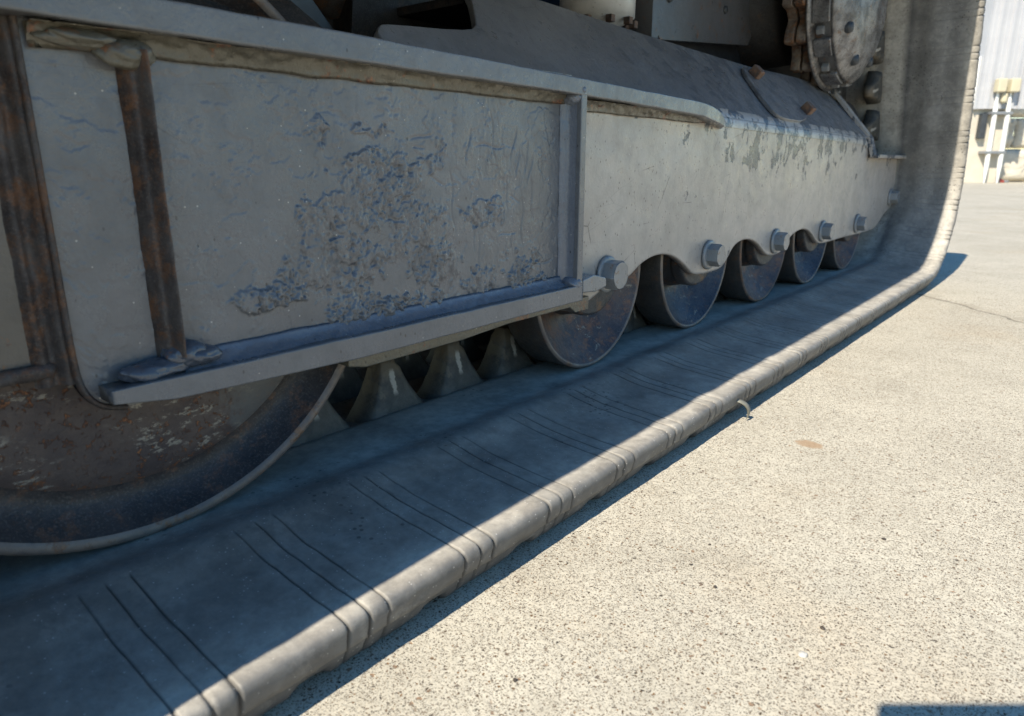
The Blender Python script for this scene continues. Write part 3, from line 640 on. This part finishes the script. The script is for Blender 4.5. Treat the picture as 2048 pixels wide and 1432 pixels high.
o = slope_plate('access_cover', [tuple(p) for p in smooth_poly([(1.140, .402), (1.122, .396), (1.105, .372), (1.090, .340), (1.098, .3255), (1.12, .3215), (1.21, .3215), (1.30, .345), (1.335, .375), (1.345, .405), (1.14, .404)], 1)], M['paint_slope'], .006, .0066); bev(o, .001)
o['label'] = 'raised access cover held by two rusty square bolts'
def slope_bolt(y, z):
    o = part('cover_bolt', boxm(-.009, .009, -.009, .009, 0, .014), M['rust_edge'], FR); bev(o, .0015)
    o.location = slope_pt(y, z, .0066); o.rotation_euler = Euler((0, math.radians(45), math.radians(0))); return o
slope_bolt(1.150, .390); slope_bolt(1.262, .340)
# edge strip at the rear end
def ribbon(name, pts, w, t, mat, parent=FR):
    V = []; F = []
    for i, p in enumerate(pts):
        p = Vector(p); tn = (Vector(pts[min(i+1, len(pts)-1)])-Vector(pts[max(i-1, 0)])).normalized(); sd = Vector((1, 0, 0)) if abs(tn.x) < .5 else Vector((0, 1, 0))
        sd = (sd-tn*sd.dot(tn)).normalized(); up = tn.cross(sd)
        for a, b in ((-1, -1), (1, -1), (1, 1), (-1, 1)): V.append(p+sd*w/2*a+up*t/2*b)
        if i:
            for j in range(4): F.append((4*(i-1)+j, 4*(i-1)+(j+1) % 4, 4*i+(j+1) % 4, 4*i+j))
    F.append((0, 1, 2, 3)); e = 4*(len(pts)-1); F.append((e, e+1, e+2, e+3))
    me = mesh(V, F); bm = bmesh.new(); bm.from_mesh(me); bmesh.ops.recalc_face_normals(bm, faces=bm.faces); bm.to_mesh(me); bm.free()
    o = part(name, me, mat, parent, True); bev(o, .001); return o
o = part('rear_edge_strip', prism([(-.492, .4175), (-.486, .4215), (-.392, .3130), (-.380, .2770), (-.388, .2720), (-.399, .3090)], 1, 1.598, 1.618), M['paint_far'], FR); bev(o, .001)
o = part('rear_shelf', boxm(-.3945, -.3760, 1.612, 1.880, .2715, .2790), M['paint_far'], FR); bev(o, .0015)
# frame interior: hidden side and bottom, so the beam is a closed box
part('inner_plate', boxm(-.640, -.630, .20, 1.60, .105, .42), M['dark_steel'], FR)
part('top_plate', boxm(-.640, -.505, .53, 1.60, .408, .416), M['dark_steel'], FR)
# left recessed plate
o = part('left_plate', prism([(-.10, .155), (.1165, .1570), (.1165, .335), (-.10, .36)], 0, -.4070, -.4010), M['dark_paint'], FR); bev(o, .001)
Zl = np.linspace(.150, .34, 130); rows = []
for t in np.linspace(0, 1, 16):
    nz = (fbm(Zl*70, Zl*0+t*4, 5, 261)-.5)
    yy = .1190-.0175*t+(fbm(Zl*40, Zl*0+t, 3, 271)-.5)*.004*math.sin(math.pi*t)
    rows.append(np.stack([-.3935-.0078*t**.55+.0045*math.sin(math.pi*t)*(.4+.6*math.sin(3*math.pi*t))+nz*.0022, yy, Zl], -1))
part('weld_bead', grid_mesh(np.stack(rows, 1)), M['rust_rib'], FR, True, 'broad rusty weld bead at the left end of the frame')
part('weld_bead', tube(lerp_path([(-.401, -.06, .1560), (-.400, .02, .1565), (-.3995, .112, .1590)], .003), .0040, 12, .25, 19), M['rust_rib'], FR, True)
Zl = np.linspace(.155, .35, 90); rows = []
for t in np.linspace(0, 1, 8):
    rows.append(np.stack([-.4015+.004*math.sin(math.pi*t)+(fbm(Zl*80, Zl*0+t*2, 4, 281)-.5)*.0015, .072+.012*t+.03*(Zl-.155), Zl], -1))
part('weld_bead', grid_mesh(np.stack(rows, 1)), M['rust_rib'], FR, True)
# ---- roller bolts: hex head + washer
def hexbolt(y, z, rot=0, r=.0142, ln=.0175, rw=.0195):
    bm = bmesh.new()
    def ring(x, rr, n, a0=0): return [bm.verts.new((x, rr*math.cos(a0+2*math.pi*i/n), rr*math.sin(a0+2*math.pi*i/n))) for i in range(n)]
    # chamfered hex head: hexagon with a round crown
    a = ring(.0035, r, 6, rot); b = ring(ln, r, 6, rot); c = []
    bm.faces.new(a[::-1])
    for i in range(6): bm.faces.new([a[i], a[(i+1) % 6], b[(i+1) % 6], b[i]])
    c = ring(ln+.0016, r*.84, 24, rot)
    for i in range(6):
        s_ = c[4*i:4*i+5] if i < 5 else c[20:24]+[c[0]]
        bm.faces.new([b[i], b[(i+1) % 6]]+s_[::-1])
    bm.faces.new(c); bmesh.ops.recalc_face_normals(bm, faces=bm.faces)
    me = bpy.data.meshes.new('m'); bm.to_mesh(me); bm.free()
    o = part('roller_bolt', me, M['paint_bolt'], FR); o.location = (PX, y, z); bev(o, .0007, 2, 20)
    wv = lathe([(0, .001), (0, rw), (.0022, rw), (.0036, rw*.94), (.0040, rw*.8), (.0040, .001)], 48)
    q = part('washer', wv, M['paint_bolt'], FR, True); q.location = (PX+.0006, y, z); q['label'] = 'round washer under a bolt head'
    return o
BOLTS = [(.625, .1480, .10), (.874, .1445, .45), (1.1175, .1425, .25), (1.3555, .1415, .5), (1.5845, .1410, .2), (1.845, .1860, .4)]
for (y, z, r_) in BOLTS: hexbolt(y*1.0, z, r_, r=.0162 if y < .7 else .0150)
# ================================================================== rollers
def add_wheel(name, parts_, y, z, label):
    E_ = empty(name); attach(E_); E_.location = Vector((0, y, z)); E_['label'] = label
    for nm, prof_, mat in parts_:
        part(nm, lathe(prof_, 120), mat, E_, True)
    return E_
RC = [(.624, .1440), (.874, .1440), (1.119, .1440), (1.351, .1440), (1.588, .1440)]
rl = ['front roller with rust round the lower rim and flaked inside', 'roller with a dark blue dish', 'roller with a rusty orange rim', 'roller with a clean blue-black dish', 'farthest visible roller, rusty edge']
for i, (y, z) in enumerate(RC):
    rust_ = i in (0, 2, 4)
    rim = M['rust_edge'] if i == 2 else M['roller_rim']
    add_wheel('track_roller', [
        ('tread', [(-.4105, .1000), (-.4125, .1005), (-.418, .1003), (-.452, .1000), (-.457, .0975), (-.460, .060), (-.50, .055), (-.548, .060), (-.552, .0975), (-.557, .1), (-.60, .1), (-.603, .095), (-.603, .05)], M['roller_tread']),
        ('rim', [(-.4105, .1000), (-.4095, .0992), (-.4088, .0980), (-.4090, .0966), (-.4100, .0955)], rim),
        ('dish', [(-.4100, .0955), (-.4120, .0935), (-.4165, .0890), (-.4300, .0720), (-.4400, .0560), (-.4440, .0430), (-.4440, .0300)], M['roller_rust'] if rust_ else M['roller']),
        ('hub', [(-.4440, .0460), (-.4340, .0440), (-.4270, .0420), (-.4230, .0380), (-.4220, .001)], M['bracket'])], y, z, rl[i])
    # bracket that carries the shaft, behind the plate
    ang = np.linspace(0, 2*math.pi, 40, endpoint=False); pts = []
    for a in ang:
        r_ = .0455+.004*math.cos(2*a); pts.append((y-.004+r_*math.cos(a), z+r_*math.sin(a)))
    o = part('shaft_bracket', prism(pts, 0, -.4230, -.4055), M['bracket'], FR, label='dark round shaft bracket behind the plate'); bev(o, .004, 3)
# dark inner rear idler
add_wheel('rear_idler', [('tread', [(-.468, .04), (-.468, .166), (-.472, .1725), (-.53, .1725), (-.535, .166), (-.535, .04)], M['dark_steel'])], 1.70, .2167, 'dark rear idler wheel deep behind the last roller')
# front idler
I = add_wheel('idler_wheel', [
    ('tread', [(-.4100, .1728), (-.414, .1732), (-.455, .1730), (-.460, .168), (-.462, .10)], M['roller_tread']),
    ('rim', [(-.4100, .1728), (-.4087, .1718), (-.4082, .1700), (-.4088, .1675), (-.4100, .1660)], M['roller_rim']),
    ('groove_band', [(-.4100, .1660), (-.4150, .1625), (-.4210, .1570), (-.4250, .1510), (-.4262, .1460), (-.4255, .1420)], M['idler_band']),
    ('disc', [(-.4255, .1420), (-.4235, .1385), (-.4215, .1300), (-.4200, .11), (-.4185, .08), (-.4175, .001)], M['idler'])], .1565, .2161, 'large rusty idler wheel at the left')
# ================================================================== final drive and sprocket
SC = (1.57, .585)
SP = empty('final_drive'); attach(SP); SP.location = Vector((0, SC[0], SC[1])); SP['label'] = 'pale grey final drive drum with toothed rusty sprocket'
HZ = SC[1]-.018
part('hub_drum', lathe([(-.402, .001), (-.403, .050), (-.408, .062), (-.410, .095), (-.418, .118), (-.432, .141), (-.438, .150), (-.442, .152), (-.446, .147), (-.474, .147), (-.477, .158), (-.481, .164), (-.484, .163), (-.486, .158)], 96, 0, -.018), M['hub'], SP, True)
part('drum_band', lathe([(-.4455, .1475), (-.447, .1482), (-.472, .1482), (-.4745, .1475)], 96, 0, -.018), M['hub_dirt'], SP, True)
pts = []
NT_ = 15
for i in range(NT_*12):
    a = 2*math.pi*i/(NT_*12); u = (i % 12)/12; pts.append(((.146+.026*(sm(np.array(abs(u-.5)*2), .25, .8))+.003*math.sin(i*1.7))*math.cos(a), (.146+.026*float(sm(np.array(abs(u-.5)*2), .25, .8))+.003*math.sin(i*1.7))*math.sin(a)))
for x in (-.486, -.508):
    o = part('sprocket_ring', prism([(float(a), float(b)) for a, b in pts], 0, x-.018, x), M['sprocket'], SP); bev(o, .002)
for i in range(12):
    a0 = 2*math.pi*(i+.1)/12; aw = math.radians(13 if i % 2 else 19); rr_ = []
    for r_ in (.1470, .1575):
        aa = np.linspace(a0, a0+aw, 7); rr_ += [(r_*math.cos(t), r_*math.sin(t)) for t in (aa if r_ < .15 else aa[::-1])]
    o = part('drum_rib', prism([(float(p[0]), float(p[1])-.018) for p in rr_], 0, -.4755, -.4440), M['hub'], SP); bev(o, .002)
    am = a0-.10
    o = part('hub_bolt', lathe([(0, .0001), (0, .0085), (-.013, .0085), (-.013, .0001)], 6), M['paint_bolt'], SP); o.location = (-.455, .152*math.cos(am), .152*math.sin(am)-.018); bev(o, .001)
for a in (3.7, 4.35, 5.2):
    o = part('drain_plug', lathe([(.006, .0001), (.006, .0085), (0, .0105), (-.010, .0105)], 24), M['dark'], SP, True); o.location = (-.4215, .122*math.cos(a), .122*math.sin(a)-.018)
# ================================================================== chassis parts seen above the frame
CH_ = empty('chassis'); attach(CH_); CH_['label'] = 'dark grimy chassis parts above the track frame'
part('chassis_side', boxm(-1.00, -.98, -.6, 2.0, .18, 1.5), M['dark_panel'], CH_)
part('belly_pan', boxm(-1.60, -1.0, -.5, 1.9, .20, .24), M['dark_panel'], CH_)
part('body_block', boxm(-2.1, -.50, -.7, 1.6, 1.02, 1.9), M['dark_panel'], CH_)
part('cross_tube', tube(lerp_path([(-.60, .47, .45), (-1.0, .47, .45)], .02), .05, 20), M['rust_rib'], CH_, True)
o = part('gusset', prism([(.30, .62), (.30, .36), (.452, .375), (.40, .43), (.33, .62)], 0, -.602, -.594), M['dark_panel'], CH_); bev(o, .001)
part('chassis_bracket', prism([(.395, .42), (.60, .35), (.60, .62), (.36, .62)], 0, -.672, -.664), M['grey_panel'], CH_)
part('dark_link', prism([(.462, .33), (.50, .62), (.75, .62), (.75, .33)], 0, -.640, -.600), M['dark_steel'], CH_)
cyl = part('grease_cylinder', tube(lerp_path([(-.655, .985, .455), (-.655, .985, .75)], .02), .058, 40), M['white_metal'], CH_, True)
cyl['label'] = 'off-white cylinder with a rusty bolted lower edge'
for a in range(10):
    t = a*math.tau/10; o = part('cylinder_bolt', boxm(-.005, .005, -.005, .005, -.006, .004), M['rust_edge'], CH_); o.location = (-.655+.056*math.cos(t), .985+.056*math.sin(t), .468)
o = part('grey_cover_panel', prism([(1.083, .468), (1.098, .455), (1.455, .488), (1.475, .515), (1.495, .80), (1.083, .80)], 0, -.616, -.606), M['grey_panel'], CH_, label='grey cover panel with two bolt holes'); bev(o, .001)
part('panel_flange', prism([(1.062, .455), (1.083, .455), (1.083, .80), (1.062, .80)], 0, -.640, -.602), M['grey_panel'], CH_)
for (y, z) in ((1.12, .52), (1.335, .535), (1.30, .60)):
    o = part('panel_bolt', lathe([(.004, .0001), (.004, .006), (0, .007), (-.002, .007)], 16), M['dark'], CH_, True); o.location = (-.606, y, z)
arc = [(1.475+.13-.135*math.cos(a), .56-.135*math.sin(a)) for a in np.linspace(0, 1.15, 14)]
o = part('lower_guard_panel', prism([(1.02, .41), (1.02, .80), (1.47, .80)]+[(1.47, .60)]+arc+[(1.66, .43), (1.70, .38)], 0, -.650, -.640), M['dark_panel'], CH_, label='dark blue guard panel with a curved edge round the sprocket'); bev(o, .001)
part('sprocket_housing', lathe([(-.56, .001), (-.56, .125), (-.70, .135), (-.98, .15)], 48, 1.57, .585), M['dark_steel'], CH_, True)
part('hose', tube([Vector((-.50-.02*math.sin(t*3), 1.64+.06*t, .46-.19*t)) for t in np.linspace(0, 1, 24)], .016, 14), M['weld_sky_tint'], FR, True)
# ================================================================== building on the right, far off
RT = Vector((math.cos(math.radians(YAW)), math.sin(math.radians(YAW)), 0)); FW = Vector((-math.sin(math.radians(YAW)), math.cos(math.radians(YAW)), 0)); DB = 10.18
def bpt(r, d, z): p = RT*r+FW*d; return Vector((p.x, p.y, z))
BO = bpt(6.6, DB, 0); BR = Euler((0, 0, math.radians(YAW)))
def bthing(name): o = empty(name, BO); o.rotation_euler = BR; return o
def bb(name, r0, r1, d0, d1, z0, z1, mat, parent, bv=.004):
    o = link(name, boxm(r0-6.6, r1-6.6, d0, d1, z0, z1), mat, parent); bev(o, bv); return o
WH = bthing('warehouse'); tag(WH, 'warehouse corner in pale grey ribbed cladding over a concrete pillar, behind the track', 'building')
bb('concrete_pillar', 6.36, 6.92, 0, .9, 0, 2.4, M['pillar'], WH)
# ribbed cladding: each rib a real fold
xs_ = np.arange(6.36-6.6, 6.93-6.6-.05, .1725); V = []; F = []
prof_c = []
for x in xs_: prof_c += [(x, 0), (x+.060, 0), (x+.066, -.006), (x+.072, 0), (x+.118, 0), (x+.130, -.030), (x+.160, -.030)]
prof_c.append((xs_[-1]+.1725, 0))
for (x, y) in prof_c: V += [(x, y-.06, .99), (x, y-.06, 4.5)]
for i in range(len(prof_c)-1): F.append((2*i, 2*i+2, 2*i+3, 2*i+1))
o = link('ribbed_cladding', mesh(V, F), M['cladding'], WH); sd_ = o.modifiers.new('s', 'SOLIDIFY'); sd_.thickness = .003
bb('cladding_trim', 6.352, 6.362, -.085, .3, .985, 4.5, M['cladding'], WH)
bb('corner_trim', 6.32, 6.350, -.04, .3, 0, 1.66, M['cladding_white'], WH)
bb('cladding_edge', 6.93, 6.945, -.085, .3, .985, 4.5, M['cladding'], WH)
bb('meter_box', 6.465, 6.545, -.09, -.003, .60, .93, M['dark'], WH, .008)
for (ra, rb) in ((6.623, 6.600), (6.806, 6.775)):
    o = link('conduit', tube([Vector((ra-6.6+(rb-ra)*t, -.12, 1.22*t)) for t in np.linspace(0, 1, 6)], .030, 16), M['pvc'], WH, smooth=True)
for (a, b) in ((6.545, 6.665), (6.72, 6.845)):
    bb('junction_box', a, b, -.20, -.09, 1.195, 1.37, M['jbox'], WH, .015)
bb('junction_box', 6.655, 6.735, -.16, -.07, 1.06, 1.19, M['jbox'], WH, .03)
for z in (.93, .415): bb('conduit_strut', 6.545, 6.835, -.155, -.003 if z > .9 else -.003, z-.018, z+.018, M['galv'], WH)
BWL = bthing('block_wall'); tag(BWL, 'cream wall of large rough-faced blocks beside the warehouse pillar', 'wall')
zc = 0; 
for row, (z0, z1) in enumerate(((.004, .475), (.483, .905), (.913, 1.330), (1.338, 1.76), (1.768, 2.2), (2.208, 2.7))):
    for c in range(4):
        r0 = 6.93+c*.9-(.45 if row % 2 else 0); r0c = max(r0, 6.925)
        bm = bmesh.new(); 
        nx_, nz_ = 14, 8; W_ = r0+.89-r0c; H_ = z1-z0
        P = np.zeros((nx_, nz_, 3))
        for i in range(nx_):
            for j in range(nz_):
                ed = min(i, nx_-1-i, j, nz_-1-j) > 0
                P[i, j] = (r0c-6.6+W_*i/(nx_-1), .55-(.03+.06*random.random() if ed else 0), z0+H_*j/(nz_-1))
        me = grid_mesh(P); o = link('block', me, M['block'], BWL); s_ = o.modifiers.new('s', 'SOLIDIFY'); s_.thickness = .2; s_.offset = -1
RP = bthing('red_wedge'); RP.location = bpt(6.99, DB+.2, 0); tag(RP, 'small dull red wedge lying at the foot of the block wall', 'wedge')
o = link('wedge_body', prism([(-.10, .0), (.10, 0), (.10, .03), (-.02, .09), (-.10, .095)], 1, -.06, .06), M['red'], RP); bev(o, .006)
o = link('grey_tip', boxm(.101, .17, -.05, .05, 0, .035), M['galv'], RP); bev(o, .006)
# yard wall of the warehouse continuing out of frame so reflections stay plausible
# ================================================================== small things
def stone(name, x, y, r, mat, label, cat, seed, fl=.6, group=None):
    bm = bmesh.new(); bmesh.ops.create_icosphere(bm, subdivisions=3, radius=1)
    for v in bm.verts:
        d = v.co.normalized(); nz = float(fbm(np.array(d.x*1.6+seed*3.1), np.array(d.y*1.6+d.z*1.1+seed), 3, seed))-.5
        v.co = Vector((d.x*r*1.3, d.y*r, d.z*r*fl))*(1+.7*nz)
    me = bpy.data.meshes.new('m'); bm.to_mesh(me); bm.free(); o = link(name, me, mat, None, True); o.location = (x, y, r*fl*.75); o.rotation_euler = (0, 0, seed)
    tag(o, label, cat, group)
stone('pebble', -.0857, .3501, .0021, M['pebble'], 'pale pebble lying on the concrete near the bottom right of the photo', 'pebble', 1)
stone('gravel_crumb', -.1943, .234, .0011, M['crumb'], 'dark brown crumb on the concrete close to the track shadow, nearest the bottom edge', 'grit', 2)
stone('gravel_crumb', -.0822, .5134, .0012, M['crumb'], 'black crumb on the concrete, farthest right of the loose grit', 'grit', 3)
stone('gravel_crumb', -.1748, .4260, .0009, M['crumb'], 'black crumb on the concrete just beyond a small twig', 'grit', 4)
stone('gravel_crumb', -.1499, .3799, .0012, M['crumb'], 'dark grey crumb in the middle of the open concrete', 'grit', 5)
stone('gravel_crumb', -.0845, .3811, .0013, M['crumb'], 'brown crumb just beyond the pale pebble', 'grit', 6)
tw = link('twig', tube(lerp_path([(-.1745, .3930, .0008), (-.1730, .3925, .0012), (-.1722, .3945, .0008)], .0006), .0004, 6), M['crumb'], None, True)
tag(tw, 'tiny bent dark twig on the sunlit concrete', 'twig')
# the phone that takes the picture: only its shadow shows, at the lower right
ph_ = empty('smartphone', (0, 0, CH)); tag(ph_, 'dark phone held just above the ground, throwing the straight-edged shadow at the lower right', 'phone')
ph_.rotation_euler = (math.radians(90-PITCH), 0, math.radians(YAW))
o = link('phone_body', boxm(-.024, .072, -.040, .083, .004, .012), M['phone'], ph_); bev(o, .003, 3)
